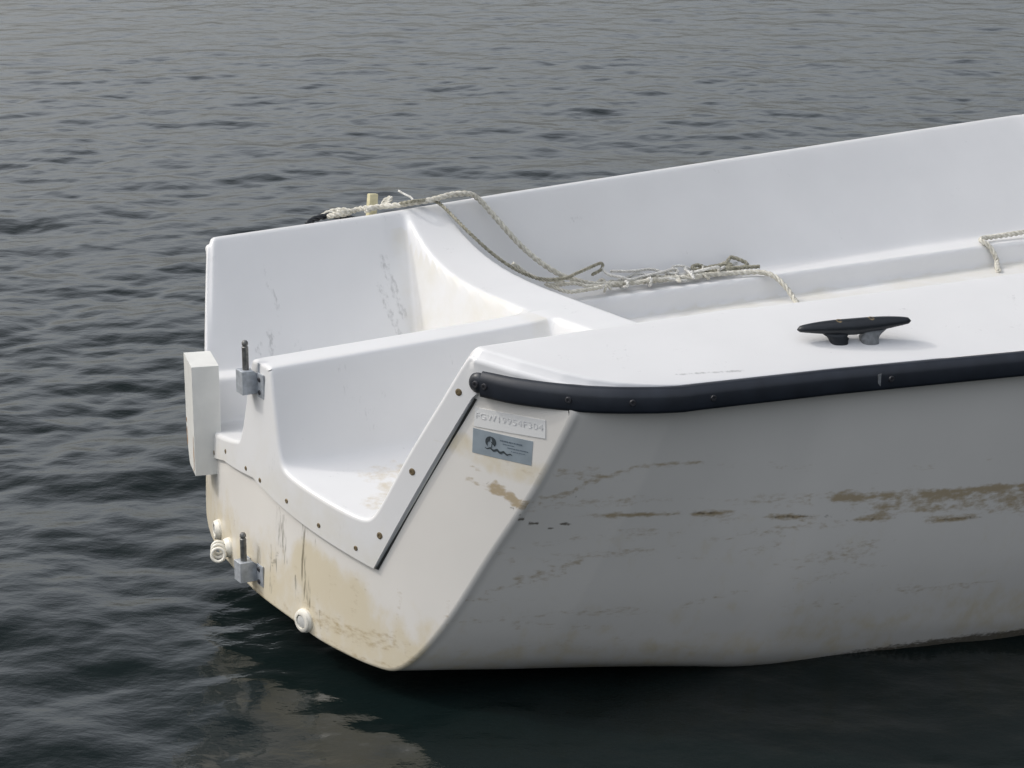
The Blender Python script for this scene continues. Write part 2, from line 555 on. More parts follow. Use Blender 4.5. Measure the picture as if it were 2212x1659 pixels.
sc = np.maximum(sc, 0.31 * sstep(.62, .74, fbm(X_ * 22, Y_ * 22 + Z_ * 14, 91, 4)))
cr = ((np.abs(Y_) < yr(X_) - .01) & (X_ > 0.30) & (X_ < 0.41) & (Z_ < zridge(X_) - 0.03) & (Z_ > 0.27)) * sstep(0.335, 0.385, X_) * 0.55
solem = (X_ > .56) & (X_ < 2.9) & (Z_ < 0.2775)
cr = np.maximum(cr, solem * 0.62)
flange = (X_ < Xe3(Y_, Z_) - PROUD + 0.003) & (np.abs(Y_) < 0.5)
cr = np.maximum(cr, flange * (0.25 + 0.35 * sstep(0.30, 0.16, Z_)))
floorm = (Z_ < 0.265) & (X_ < 0.34) & ~flange & (np.abs(Y_) > 0.1)
br = floorm * (0.62 * seg_mask(X_, Y_, [(0.0, -0.17), (0.05, -.16), (.0, -.24), (-.04, -.26)], .05))
br = np.maximum(br, flange * 0.52 * seg_mask(Y_, Z_, [(-0.415, 0.372), (-0.445, .366)], 0.012) )
br = np.maximum(br, flange * 0.20 * sstep(.24, .15, Z_) )
grip = sstep(0.02, 0.05, np.abs(Y_) - yr(X_)) * sstep(0.03, 0.05, Ye(X_) - np.abs(Y_)) * sstep(0.24, 0.30, X_) * 0.5
deck = mesh_obj("deck", V, faces, M_deck, boat, True, {"scuff": sc, "cream": cr, "brown": br, "grip": grip})

# ------------------------------------------------------------------ hull shell with its transom
def base_half():
    # transom outline, half: (y, z) from the rail down to the keel
    return [(.620, .446), (.620, .424), (.579, .325), (.519, .2205), (.470, .129), (.438, .074), (.404, .027), (.368, -.004), (.323, -.011), (.263, -.0106), (.196, -.008), (.118, .0), (0, .0)]
def shear(y, z): return 0.07 * y * (1 - sstep(0.10, 0.42, z))
def half_sec(v):
    tb = np.linspace(0, 1, 121)
    def rs(pts, k):
        P = catmull(pts, 6)
        d = np.r_[0, np.cumsum(np.linalg.norm(np.diff(P, axis=0), axis=1))]
        return np.stack([np.interp(tb * d[-1], d, P[:, i]) for i in (0, 1)], 1)
    keys = [(0.0, base_half(), .637),
            (0.52, [(.712, .455), (.705, .43), (.683, .317), (.655, .196), (.622, .096), (.586, .02), (.55, -.035), (.50, -.07), (.40, -.088), (.2, -.10), (0, -.105)], .712),
            (1.0, [(.81, .46), (.803, .43), (.788, .317), (.762, .196), (.735, .09), (.70, .0), (.668, -.06), (.61, -.12), (.48, -.16), (.25, -.185), (0, -.19)], .81),
            (2.0, [(.93, .47), (.925, .43), (.91, .3), (.88, .15), (.83, .0), (.74, -.12), (.55, -.21), (.3, -.25), (.1, -.27), (0, -.275)], .93),
            (3.1, [(.87, .485), (.85, .43), (.78, .3), (.68, .15), (.55, .0), (.40, -.12), (.25, -.2), (.1, -.26), (0, -.28)], .87),
            (3.8, [(.62, .49), (.58, .43), (.48, .3), (.36, .15), (.24, .0), (.14, -.1), (.06, -.18), (.02, -.2), (0, -.21)], .62),
            (4.3, [(.10, .50), (.09, .43), (.07, .3), (.05, .15), (.03, .05), (.02, 0), (.01, -.02), (.005, -.03), (0, -.03)], .10)]
    S = []
    for (vv, pts, r) in keys:
        q = rs(pts, 0)
        q = np.stack([q[:, 0] / r, q[:, 1]], 1)
        S.append(q)
    kv = [k[0] for k in keys]
    out = np.zeros((len(v), 121, 2))
    for i, x in enumerate(v):
        j = min(max(np.searchsorted(kv, x) - 1, 0), len(kv) - 2)
        t = (x - kv[j]) / (kv[j + 1] - kv[j])
        t = np.clip(t, 0, 1)
        # monotone ease through stations
        out[i] = S[j] * (1 - t) + S[j + 1] * t
    return out
hv = np.r_[0, np.arange(0.003, 1.25, 0.0045), np.arange(1.25, 4.3, 0.03), 4.3]
H = half_sec(hv)
# smooth the station blend along the length
for _ in range(60):
    H[2:-1] = (H[1:-2] + 2 * H[2:-1] + H[3:]) / 4
fr = H[:, :, 0]; hz = H[:, :, 1]
nt_ = H.shape[1]
y00 = fr[0] * 0.637
x00 = Xt(y00, hz[0])
def side_rows(sgn):
    x00 = Xt(sgn * y00, hz[0])
    Xs = hv[:, None] + (x00[None, :] + 0.006) * np.clip(1 - hv[:, None] / 1.0, 0, 1)
    xtop = Xs[:, :1]
    yedge = np.interp(xtop, RX, RY)
    yedge = yedge + 0 * Xs
    yedge += (0.637 - yedge[0:1]) * np.exp(-hv[:, None] / 0.03)
    Ys = sgn * fr * yedge
    Zs = hz + shear(Ys, hz) * np.clip(1 - hv[:, None] / 1.4, 0, 1)
    return Xs, Ys, Zs
Xn, Yn, Zn = side_rows(-1)
Xf, Yf, Zf = side_rows(1)
# join: near rail -> keel -> far rail
HX = np.concatenate([Xn, Xf[:, ::-1][:, 1:]], 1); HY = np.concatenate([Yn, Yf[:, ::-1][:, 1:]], 1); HZ = np.concatenate([Zn, Zf[:, ::-1][:, 1:]], 1)
CR = 0.006
HX[0] = Xt(HY[0], HZ[0]) + CR
HX[1:] = np.maximum(HX[1:], HX[0] + 0.0012)
hnr, hnc = HX.shape
hverts = [np.stack([HX.ravel(), HY.ravel(), HZ.ravel()], 1)]
hfaces = grid_faces(hnr, hnc, 0, flip=False)
hcnt = hnr * hnc
out0 = np.stack([HY[0], HZ[0]], 1)
tg = np.gradient(out0, axis=0)
for _ in range(4): tg[1:-1] = (tg[:-2] + 2 * tg[1:-1] + tg[2:]) / 4
tg /= np.linalg.norm(tg, axis=1)[:, None]
nin = np.stack([-tg[:, 1], tg[:, 0]], 1)          # inward normal (path runs near -> keel -> far)
prev = 0
for k in range(1, 6):
    ph = k / 5 * math.pi / 2
    yz = out0 + nin * CR * (1 - math.cos(ph))
    x = Xt(yz[:, 0], yz[:, 1]) + CR - CR * math.sin(ph)
    hverts.append(np.stack([x, yz[:, 0], yz[:, 1]], 1))
    for c in range(hnc - 1):
        hfaces.append((prev + c + 1, prev + c, hcnt + c, hcnt + c + 1))
    prev = hcnt; hcnt += hnc
ins2 = out0 + nin * CR
opoly = [tuple(p) for p in ins2[::2]]
if opoly[-1] != tuple(ins2[-1]): opoly.append(tuple(ins2[-1]))
top = [(0.60, 0.452), (0.52, 0.455), (0.462, 0.450), (0.318, 0.180), (0.15, 0.215), (0.0, 0.228), (-0.15, 0.196), (-0.312, 0.165), (-0.462, 0.450), (-0.52, 0.455), (-0.60, 0.452)]
tp = []
for a, b in zip(top[:-1], top[1:]):
    n = max(1, int(math.dist(a, b) / 0.01))
    for i in range(n): tp.append((a[0] + (b[0] - a[0]) * i / n, a[1] + (b[1] - a[1]) * i / n))
tp.append(top[-1])
hp = opoly + tp
hv2, hf2 = cdt(hp, 0.0045)
ha = np.array(hv2)
hverts.append(np.stack([Xt(ha[:, 0], ha[:, 1]), ha[:, 0], ha[:, 1]], 1))
for f in hf2: hfaces.append(tuple(hcnt + i for i in f)[::-1])
HV = np.concatenate(hverts)
X_, Y_, Z_ = HV[:, 0], HV[:, 1], HV[:, 2]
ontr = X_ < Xt(Y_, Z_) + 0.006
# transom stains (y, z)
n1 = fbm(Y_ * 30 + 7, Z_ * 30, 3); n2 = fbm(Y_ * 90 + 1, Z_ * 60, 9)
cream_t = 0.62 * sstep(0.20, 0.02, Z_ - 0.10 * Y_ + 0.05 * (n1 - .5)) + 0.30 * sstep(.22, -.02, Z_) * n1
patch = seg_mask(Y_, Z_, [(-0.17, 0.09), (-0.23, 0.075), (-.28, .06)], 0.085)
cream_t = np.maximum(cream_t, patch * 0.80)
cream_t = np.maximum(cream_t, 0.55 * seg_mask(Y_, Z_, [(-.45, .37), (-.50, .35), (-.58, .335), (-.62, .34)], .035))
side = ~ontr & (Y_ < 0)
ns = fbm(X_ * 9 + 3, Z_ * 34, 21, 5)
cream_s = 0.24 * sstep(0.34, 0.24, Z_ + 0.16 * X_ * 0.6) + 0.20 * sstep(0.10, -0.04, Z_)
cream = np.where(ontr, cream_t, np.where(side, cream_s * (0.5 + ns), 0.35))
brown_t = np.zeros(len(HV))
def BT(pts, w, a, arr):
    wob = (fbm(Y_ * 60, Z_ * 60, 5) - .5) * 0.012
    np.maximum(arr, a * seg_mask(Y_ + wob, Z_ - wob, pts, w), out=arr)
BT([(-.520, .306), (-.535, .300), (-.555, .288), (-.585, .286), (-.605, .284)], .015, .85, brown_t)
BT([(-.478, .312), (-.500, .306), (-.535, .300)], .009, .55, brown_t)
BT([(-.56, .285), (-.60, .292), (-.64, .31)], .016, .62, brown_t)
BT([(-.487, .335), (-.497, .330)], .007, .60, brown_t)
BT([(-.53, .345), (-.60, .335), (-.63, .325)], .02, .36, brown_t)
BT([(-.18, .02), (-.30, .01), (-.36, .02)], .03, .50, brown_t)
BT([(-.10, .02), (-.13, -.005), (-.25, -.02), (-.33, -.025), (-.38, -.02), (-.42, .02)], .012, .45, brown_t)
BT([(-.36, .03), (-.40, .06)], .02, .30, brown_t)
BT([(-.28, .10), (-.29, .06), (-.25, .03)], .03, .34, brown_t)
BT([(.10, .16), (.12, .10)], .02, .34, brown_t)
BT([(.30, .10), (.22, .05)], .03, .3, brown_t)
BT([(.02, .04), (.0, .01), (-.04, .0)], .014, .55, brown_t)
brown_s = np.zeros(len(HV))
def BS(pts, w, a, arr=None):
    arr = brown_s if arr is None else arr
    wob = (fbm(X_ * 40 + 5, Z_ * 40, 15) - .5) * 0.02
    np.maximum(arr, a * seg_mask(X_ + wob, Z_ * 1.0 + wob * .6, pts, w), out=arr)
BS([(.08, .292), (.12, .297), (.145, .312), (.17, .323), (.22, .335), (.33, .335)], .010, .60)
BS([(.10, .335), (.16, .332)], .018, .5)
BS([(.07, .275), (.12, .282)], .014, .45)
BS([(.56, .245), (.66, .24), (.73, .229), (.82, .232), (.92, .225), (1.1, .20)], .014, .90)
BS([(.60, .235), (.66, .225), (.76, .215), (.84, .205), (1.0, .19)], .038, .62)
BS([(.38, .26), (.44, .258), (.52, .252)], .007, .52)
BS([(.46, .238), (.52, .236), (.56, .245)], .010, .5)
BS([(.33, .235), (.36, .228), (.42, .222)], .009, .42)
BS([(.42, .205), (.50, .20), (.55, .21)], .012, .45)
BS([(.07, .150), (.11, .155), (.17, .175)], .012, .55)
BS([(.03, .125), (.09, .140), (.14, .150)], .010, .48)
BS([(.18, .185), (.24, .19)], .014, .38)
BS([(.60, .310), (.68, .306)], .006, .36)
BS([(.24, .02), (.34, .03)], .03, .30)
BS([(.52, .05), (.62, .045), (.72, .06)], .03, .34)
corner_s = brown_s * (X_ < 0.30)
brown_s *= (0.30 + 1.25 * fbm(X_ * 26 + 3, Z_ * 60, 23, 4))
brown_s = np.maximum(brown_s, corner_s)
np.maximum(brown_s, 0.84 * (1 - sstep(.0008, .0052, np.abs(Z_ - np.interp(X_, [.05, .09, .32, .50, .744, .913, 1.3], [.268, .262, .247, .2185, .186, .169, .13])))) * sstep(.12, .2, X_), out=brown_s)
brown = np.where(ontr, brown_t, np.where(side, np.maximum(brown_s, 0), 0.2))
dark_s = np.zeros(len(HV))
scz = lambda x: np.interp(x, [.05, .09, .32, .50, .744, .913, 1.3], [.268, .262, .247, .2185, .186, .169, .13])
dash = sstep(.40, .50, fbm(X_ * 45, X_ * 0 + 2, 31, 3))
dark_s = (0.40 + 0.26 * dash) * (1 - sstep(.0010, .0052, np.abs(Z_ - scz(X_) + 0.002 * (ns - .5)))) * sstep(.2, .26, X_)
BS([(.045, .274), (.06, .262), (.08, .247), (.11, .243), (.14, .246)], .0055, .85, dark_s)
BS([(.135, .262), (.15, .268)], .005, .6, dark_s)
BS([(.127, .300), (.135, .292)], .004, .6, dark_s)
BS([(.55, .216), (.58, .206), (.60, .196)], .006, .6, dark_s)
BS([(.52, .095), (.522, .082)], .004, .6, dark_s)
BS([(.575, .095), (.585, .092)], .006, .55, dark_s)
BS([(.665, .075), (.666, .065)], .004, .6, dark_s)
BS([(.17, .13), (.172, .118)], .004, .5, dark_s)
dark_t = np.zeros(len(HV))
BT([(-.545, .277), (-.556, .270), (-.566, .258)], .005, .8, dark_t)
BT([(-.497, .332), (-.496, .320)], .004, .5, dark_t)
BT([(-.508, .311), (-.508, .309)], .004, .6, dark_t)
BT([(-.15, .04), (-.165, .02)], .01, .5, dark_t)
BT([(-.055, .085), (-.07, .07), (-.085, .10)], .010, .55, dark_t)
# weed and slime along the wetted foot of the hull
wet = sstep(-0.052, -0.080, Z_ + 0.010 * (fbm(X_ * 30, Z_ * 30, 51) - .5)) * sstep(0.45, 0.8, X_)
dark_s = np.maximum(dark_s, wet * 0.9)
dark = np.where(ontr, dark_t, np.where(side, dark_s, 0))
# faint run-off streaks and the long soft smears of the topsides
sm = fbm(X_ * 5 + 2, Z_ * 60 + 4 * fbm(X_ * 3, Z_ * 3, 41), 61, 4)
brown = np.where(side, np.maximum(brown, 0.30 * sstep(.50, .70, sm) * sstep(.36, .30, Z_) * sstep(-.05, .05, Z_) + 0.16), brown)
tr_m = fbm(Y_ * 70, Z_ * 11 + 3, 71, 4)
brown = np.where(ontr, np.maximum(brown, 0.42 * sstep(.50, .72, tr_m) * sstep(.22, .10, Z_) * (Y_ > -.46)), brown)
drip = np.zeros(len(HV))
for (yy, z1, z2, w, a) in ((-.075, .195, .06, .006, .52), (-.085, .17, .11, .014, .50), (-.10, .16, .09, .02, .46), (-.155, .175, .05, .006, .6), (-.16, .165, .04, .018, .46), (-.19, .16, .10, .012, .36),
                           (-.14, .165, .12, .01, .34), (-.06, .10, .02, .010, .44), (-.14, .07, .03, .010, .5), (-.175, .08, .03, .010, .5), (-.215, .15, .11, .007, .34), (-.205, .03, .0, .006, .5), (-.05, .15, .07, .02, .26)):
    drip = np.maximum(drip, a * seg_mask(Y_, Z_, [(yy, z1), (yy - .004, z2)], w))
drip = np.where(ontr, drip, 0)
hull = mesh_obj("hull", HV, hfaces, M_hull, boat, True, {"cream": cream, "brown": brown, "dark": dark, "drip": drip})

# ------------------------------------------------------------------ rub rail
rp = []
rp = [(.030, -.497, .4655), (.060, -.5425, .4610), (.104, -.592, .458), (.134, -.618, .456), (.168, -.6395, .4545), (.197, -.6515, .453), (.232, -.6645, .4515), (.267, -.6745, .4505)]
near = np.array(rp)
a1, _ = resample(catmull(near, 6), 0.008)
xs = np.arange(0.27, 4.29, 0.02)
a2 = np.stack([xs, -Ye(xs) - 0.002, zedge(xs) - 0.019], 1)
half = np.concatenate([a1, a2[1:]])
tipn = np.array([[4.33, -0.06, half[-1, 2]], [4.345, 0.0, half[-1, 2]]])
path = np.concatenate([half, tipn, half[14:][::-1] * [1, -1, 1]])
path[len(half) + 1:, :] = path[len(half) + 1:, :]
T = np.gradient(path, axis=0); T[:, 2] = 0; T /= np.linalg.norm(T, axis=1)[:, None]
out = np.stack([T[:, 1], -T[:, 0], 0 * T[:, 0]], 1)        # outward: to starboard of travel
sec = [(-0.004, 0.0190), (0.007, 0.0195), (0.0125, 0.0170), (0.0165, 0.0105), (0.0178, 0.0060), (0.0180, -0.0120), (0.0165, -0.0165), (0.010, -0.0190), (-0.004, -0.0190)]
rv, rf = [], []
for i, p in enumerate(path):
    hscale = 1.06 - 0.06 * min(1, i / 40)
    for (o_, h) in sec:
        rv.append(p + out[i] * o_ + np.array([0, 0, h * hscale]))
ns_ = len(sec)
for i in range(len(path) - 1):
    for j in range(ns_ - 1):
        rf.append((i * ns_ + j, i * ns_ + j + 1, (i + 1) * ns_ + j + 1, (i + 1) * ns_ + j)[::-1])
rf.append(tuple(range(ns_))); rf.append(tuple(range((len(path) - 1) * ns_, len(path) * ns_))[::-1])
rail = mesh_obj("rub_rail", rv, rf, M_rail, boat, True)
rail.data.set_sharp_from_angle(angle=math.radians(60))

def transom_normal(y):
    n = Vector((-1.0, 2 * 0.589 * y, 0)); return n.normalized()

# rail end cap: half dome closing the rail at the near quarter
def end_cap(sy_):
    bm = bmesh.new()
    y = 0.494
    c = Vector((float(Xt(-sy_ * y, .45)) - 0.004, -sy_ * y, 0.4665))
    nn = transom_normal(-sy_ * y)
    m = frame_matrix(c, nn)
    prof_ = []
    for k in range(7):
        ph = k / 6 * math.pi / 2
        prof_.append((0.0168 * math.cos(ph) ** .8 + 1e-4, 0.0115 * math.sin(ph)))
    lathe(bm, prof_, 24, m)
    return bm_obj("rail_end_cap", bm, M_rail, boat, True)
cap_o = end_cap(1)

def screw(parent, p, n, r=0.005, h=0.0015, mat=None, name="screw", slot=True):
    bm = bmesh.new()
    m = frame_matrix(p, n)
    lathe(bm, [(r, 0), (r, h * .4), (r * .8, h), (r * .45, h), (r * .4, h * .5)], 16, m)
    return bm_obj(name, bm, mat or M_brass, parent, True)
# screws of the cap and the rail
nn = transom_normal(-.494)
screw(cap_o, Vector((float(Xt(-.494, .45)) - 0.004, -0.494, 0.4665)) + nn * 0.0110, nn, 0.0055, 0.003, M_dscrew)
def rail_screw(i, mat=M_dscrew):
    p = Vector(path[i]) + Vector(out[i]) * 0.0172
    screw(rail, p, Vector(out[i]), 0.0052, 0.003, mat)
def near_idx(x, y):
    return int(np.argmin((path[:, 0] - x) ** 2 + (path[:, 1] - y) ** 2))
for (x, y) in ((0.028, -.505), (0.108, -.617), (0.185, -.657), (0.31, -.69), (0.62, -.73), (.95, -.80), (1.25, -.85)):
    rail_screw(near_idx(x, y))
# chafe marks on the rail
def chafe(x, y, L, h, tilt):
    i = near_idx(x, y)
    p = Vector(path[i]) + Vector(out[i]) * 0.0180
    m = frame_matrix(p, Vector(out[i]))
    bm = bmesh.new()
    pts = [(-h, -L * .4), (-h * .6 + tilt, L * .5), (h * .8 + tilt, L * .6), (h, -L * .5)]
    prism(bm, pts, 0.0007, m)
    bm_obj("chafe_mark", bm, M_scuffed, rail, False)
chafe(.60, -.73, .005, .010, .001)

# flange screws (y, z)
for (y, z) in ((.136, .213), (.029, .213), (-.029, .208), (-.119, .196), (-.207, .177), (-.292, .160), (-.339, .192), (-.394, .308), (-.465, .447), (.22, .186), (.30, .168), (.394, .32), (.345, .21)):
    x = float(Xt(y, z)) - PROUD
    r = 0.0058 if abs(y) > .33 else 0.0042
    screw(deck, (x, y, z), transom_normal(y), r, 0.0012, M_brass)

# dark sealant bead showing along the flange edge on the quarter
def bead(pts, w=0.0016):
    P, _ = resample(np.array([(float(Xt(y, z)) - 0.0015, y, z) for (y, z) in pts]), 0.01)
    Tn, Nn, Bn = tube_frames(P)
    vv, ff = [], []
    for i in range(len(P)):
        for k in range(6):
            a = 2 * math.pi * k / 6
            vv.append(P[i] + w * (math.cos(a) * Nn[i] + math.sin(a) * Bn[i]))
    ff = grid_faces(len(P), 6, 0, wrap=True)
    return mesh_obj("sealant_bead", vv, ff, M_gap, deck)
bead([(-.487, .440), (-.331, .134)], 0.0022)
bead([(-.331, .134), (-.15, .171), (.0, .204)], 0.0011)

# ------------------------------------------------------------------ number plate and maker's label on the quarter
def on_transom(y, z, off): 
    n = transom_normal(y)
    return Vector((float(Xt(y, z)), y, z)) + n * off
def quad_map(c, u, v):   # c: TL, TR, BR, BL in (y, z)
    t = (c[0][0] + (c[1][0] - c[0][0]) * u, c[0][1] + (c[1][1] - c[0][1]) * u)
    b = (c[3][0] + (c[2][0] - c[3][0]) * u, c[3][1] + (c[2][1] - c[3][1]) * u)
    return (t[0] + (b[0] - t[0]) * v, t[1] + (b[1] - t[1]) * v)
def plate(name, c, mat, th, parent, off=0.0, nseg=14, u0=0, u1=1, v0=0, v1=1):
    vv, ff = [], []
    for i in range(nseg + 1):
        u = u0 + (u1 - u0) * i / nseg
        for (v, o_) in ((v0, off), (v0, off + th), (v1, off + th), (v1, off)):
            y, z = quad_map(c, u, v)
            vv.append(on_transom(y, z, o_))
    for i in range(nseg):
        for j in range(3):
            ff.append((i * 4 + j, i * 4 + j + 1, (i + 1) * 4 + j + 1, (i + 1) * 4 + j))
    ff.append((0, 1, 2, 3)); ff.append(tuple(nseg * 4 + k for k in (3, 2, 1, 0)))
    return mesh_obj(name, vv, ff, mat, parent, False)
HIN = [(-.4855, .4264), (-.5862, .4214), (-.5876, .3933), (-.4851, .3967)]
hinp = plate("number_plate", HIN, M_emb, 0.0010, boat)
# text laid along the plate
cu = bpy.data.curves.new("number_text", 'FONT')
cu.body = "FGW19954F304"
cu.size = 1.0
cu.extrude = 0.05
cu.space_character = 1.12
to = bpy.data.objects.new("tmp", cu)
COL.objects.link(to)
bpy.context.view_layer.update()
dg = bpy.context.evaluated_depsgraph_get()
me = bpy.data.meshes.new_from_object(to.evaluated_get(dg))
bpy.data.objects.remove(to)
co = np.array([v.co[:] for v in me.vertices])
mn, mx_ = co.min(0), co.max(0)
TQ = [(-.4875, .4192), (-.5832, .4150), (-.5837, .4055), (-.4880, .4098)]
for v in me.vertices:
    u = (v.co.x - mn[0]) / (mx_[0] - mn[0]); w = 1 - (v.co.y - mn[1]) / (mx_[1] - mn[1])
    y, z = quad_map(TQ, u, w)
    d = 0.0009 + 0.0007 * (v.co.z - mn[2]) / (mx_[2] - mn[2])
    v.co = on_transom(y, z, d)
me.materials.clear(); me.materials.append(M_let)
tob = bpy.data.objects.new("embossed_number", me); COL.objects.link(tob); tob.parent = hinp

LAB = [(-.4838, .3936), (-.5709, .3864), (-.5702, .3488), (-.4842, .3552)]
lab = plate("maker_label", LAB, M_foil, 0.0005, boat)
def lab_poly(name, pts, mat, off=0.0007, th=0.0003):
    bm = bmesh.new()
    vs_ = [bm.verts.new(on_transom(*quad_map(LAB, u, v), off + th)) for (u, v) in pts]
    f = bm.faces.new(vs_)
    bmesh.ops.triangulate(bm, faces=[f])
    return bm
def lab_obj(name, polys, mat):
    allb = bmesh.new()
    for pts in polys:
        vs_ = [allb.verts.new(on_transom(*quad_map(LAB, u, v), 0.0010)) for (u, v) in pts]
        f = allb.faces.new(vs_)
        f.normal_update()
    bmesh.ops.triangulate(allb, faces=allb.faces[:])
    return bm_obj(name, allb, mat, lab, False)
# emblem: dark disc with a pale sail cut out of it, over a wavy line
W2H = 2.3
cx_, cy_, r_ = 0.315, 0.40, 0.092
disc = []
for k in range(0, 31):
    a = math.radians(-42 + 264 * k / 30)
    disc.append((cx_ + r_ * math.cos(a), cy_ - r_ * W2H * 1.05 * math.sin(a)))
inner = [(cx_ - 0.050, 0.60), (cx_ - 0.052, 0.45), (cx_ - 0.015, 0.36), (cx_ + 0.03, 0.40), (cx_ + 0.055, 0.52), (cx_ + 0.060, 0.60)]
polys = [disc[:16] + [inner[3], inner[2]], disc[15:] + [inner[0], inner[1], inner[2]], [disc[0], disc[1], disc[2], disc[3], inner[3], inner[4], (cx_ + 0.058, 0.54)]]
polys.append([(cx_ + 0.01, .62), (cx_ + .022, .42), (cx_ + .030, .43), (cx_ + .024, .62)])
wave = []
top_, bot_ = [], []
for k in range(25):
    u = 0.225 + k / 24 * 0.46
    c = 0.66 + 0.035 * math.sin(k * 1.05) + 0.10 * (k / 24)
    t = 0.045 * math.sin(math.pi * min(1, (k + 1) / 26)) + 0.006
    top_.append((u, c - t)); bot_.append((u, c + t))
for k in range(24): polys.append([top_[k], top_[k + 1], bot_[k + 1], bot_[k]])
lab_obj("emblem", polys, M_ink)
rnd = random.Random(4)
lines = []
for (v, u0, u1, hgt) in ((.25, .47, .84, .030), (.37, .52, .70, .018), (.48, .60, .92, .022), (.60, .66, .90, .014)):
    u = u0
    while u < u1:
        w = rnd.uniform(.010, .030)
        lines.append([(u, v - hgt), (u + w, v - hgt * rnd.uniform(.6, 1)), (u + w, v + hgt), (u, v + hgt * rnd.uniform(.5, 1))])
        u += w + rnd.choice([.004, .004, .012])
lab_obj("faded_print", lines, M_ink2)

# ------------------------------------------------------------------ cleat on the near side deck
cleat = empty("deck_cleat"); cleat.parent = boat
CC = Vector((0.600, -0.664, 0.4825)); cd = Vector((0.178, -0.056, 0.004)).normalized()
cs = Vector((-cd.y, cd.x, 0)).normalized()
def cleat_body():
    vv, ff = [], []
    n, L = 41, 0.0945
    for i in range(n):
        t = -1 + 2 * i / (n - 1)
        a = abs(t)
        ry = 0.0045 + 0.0105 * (1 - a ** 1.9) ** 0.75
        up = 0.0040 + 0.0080 * (1 - a ** 2.4) ** 0.7
        dn = 0.0035 + 0.0105 * (1 - a ** 1.3)
        if a > 0.965:
            s = math.sqrt(max(0, 1 - ((a - 0.965) / 0.036) ** 2)); ry *= s; up *= s; dn *= s
        zc = 0.0352 + 0.001 * a
        for k in range(20):
            g = 2 * math.pi * k / 20
            yy = ry * math.cos(g); zz = (up if math.sin(g) > 0 else dn) * math.sin(g)
            p = CC + cd * (t * L) + cs * yy + Vector((0, 0, zc + zz))
            vv.append(p)
    ff = grid_faces(n, 20, 0, wrap=True)
    ff.append(tuple(range(20))[::-1]); ff.append(tuple(range((n - 1) * 20, n * 20)))
    return mesh_obj("horn_bar", vv, ff, M_black, cleat)
horn = cleat_body()
def cleat_leg(t0, mat, name="leg"):
    vv = []
    lv = [(-0.006, 0.0170, 0.0140), (0.002, 0.0160, 0.0135), (0.008, 0.0150, 0.0125), (0.013, 0.0148, 0.012), (0.017, 0.0160, 0.0115), (0.021, 0.0195, 0.011), (0.027, 0.028, 0.010)]
    for (z, a, b) in lv:
        for k in range(24):
            g = 2 * math.pi * k / 24
            ca, sa = math.cos(g), math.sin(g)
            ex = 0.7
            sx_ = math.copysign(abs(ca) ** ex, ca); sy2 = math.copysign(abs(sa) ** ex, sa)
            # only flare away from the gap between the two legs
            out_ = 1.0
            if z > 0.018 and sx_ * t0 < 0: out_ = 0.66
            vv.append(CC + cd * (t0 * 0.0255 + sx_ * a * out_) + cs * (sy2 * b) + Vector((0, 0, z)))
    ff = grid_faces(len(lv), 24, 0, wrap=True)
    ff.append(tuple(range(24))[::-1]); ff.append(tuple(range((len(lv) - 1) * 24, len(lv) * 24)))
    return mesh_obj(name, vv, ff, mat, cleat)
cleat_leg(-1, M_black)
lg = cleat_leg(1, M_scuffed); lg['label'] = "grey scraped leg of the cleat"
for s in (-1, 1):
    screw(horn, CC + cd * (s * 0.0265) + Vector((0, 0, 0.0352 + 0.0104)) - cs * 0.003, cs * -0.25 + Vector((0, 0, 1)), 0.0062, 0.0012, M_brass)

# ------------------------------------------------------------------ rudder fittings on the spine
def fitting(zb, zt_, pin_top, ztilt, r, gx):
    g = empty("rudder_bracket"); g.parent = boat
    x0 = float(Xt(0, (zb + zt_) / 2)) - PROUD
    if zb < 0.1: x0 += PROUD
    bm = bmesh.new()
    th = 0.0022
    yc = 0.0
    for s in (-1, 1):                           # two cheeks
        m = Matrix(((1, 0, 0, 0), (0, 0, -1, yc + s * 0.0125 + th / 2), (0, 1, 0, 0), (0, 0, 0, 1)))
        prism(bm, [(x0, zb), (x0, zt_ - 0.006), (x0 - 0.008, zt_), (x0 - gx, zt_), (x0 - gx, zb)], th, m)
    m = Matrix.Translation((0, 0, 0))
    bmesh.ops.create_cube(bm, size=1, matrix=Matrix.Translation((x0 - gx - th * .2, yc, (zb + zt_) / 2)) @ Matrix.Diagonal((th, 0.0273, zt_ - zb, 1)))
    bmesh.ops.create_cube(bm, size=1, matrix=Matrix.Translation((x0 - gx / 2 - .003, yc, zt_ - th * .6)) @ Matrix.Diagonal((gx - 0.008, 0.0225, th, 1)))
    bm_obj("channel", bm, M_steel, g, False, 0.0006, 1)
    for s in (-1, 1):
        bm = bmesh.new()
        bmesh.ops.create_cube(bm, size=1, matrix=Matrix.Translation((x0 - th / 2 + .0003, yc + s * 0.0265, (zb + zt_) / 2 - .004)) @ Matrix.Diagonal((th, 0.0235, (zt_ - zb) * 1.05, 1)))
        fl = bm_obj("fixing_flange", bm, M_steel, g, False, 0.0006, 1)
        for dz in (-0.012, 0.010):
            screw(fl, (x0 - th + .0002, yc + s * 0.0235, (zb + zt_) / 2 - .004 + dz), (-1, 0, 0), 0.0042, 0.002, M_dscrew)
    bm = bmesh.new()
    m = Matrix.Translation((x0 - gx + 0.011, yc, zt_ - 0.006))
    hp_ = pin_top - zt_ + 0.006
    lathe(bm, [(r, 0), (r, hp_ * .80), (r * .8, hp_ * .82), (r * .8, hp_ * .86), (r, hp_ * .88), (r * .95, hp_ * .95), (r * .55, hp_)], 16, m)
    bm_obj("pintle_pin", bm, M_pin, g, True)
    return g
fitting(0.3545, 0.3945, 0.4445, 0, 0.0055, 0.0265)
fitting(0.0245, 0.0600, 0.1100, 0, 0.0055, 0.0300)
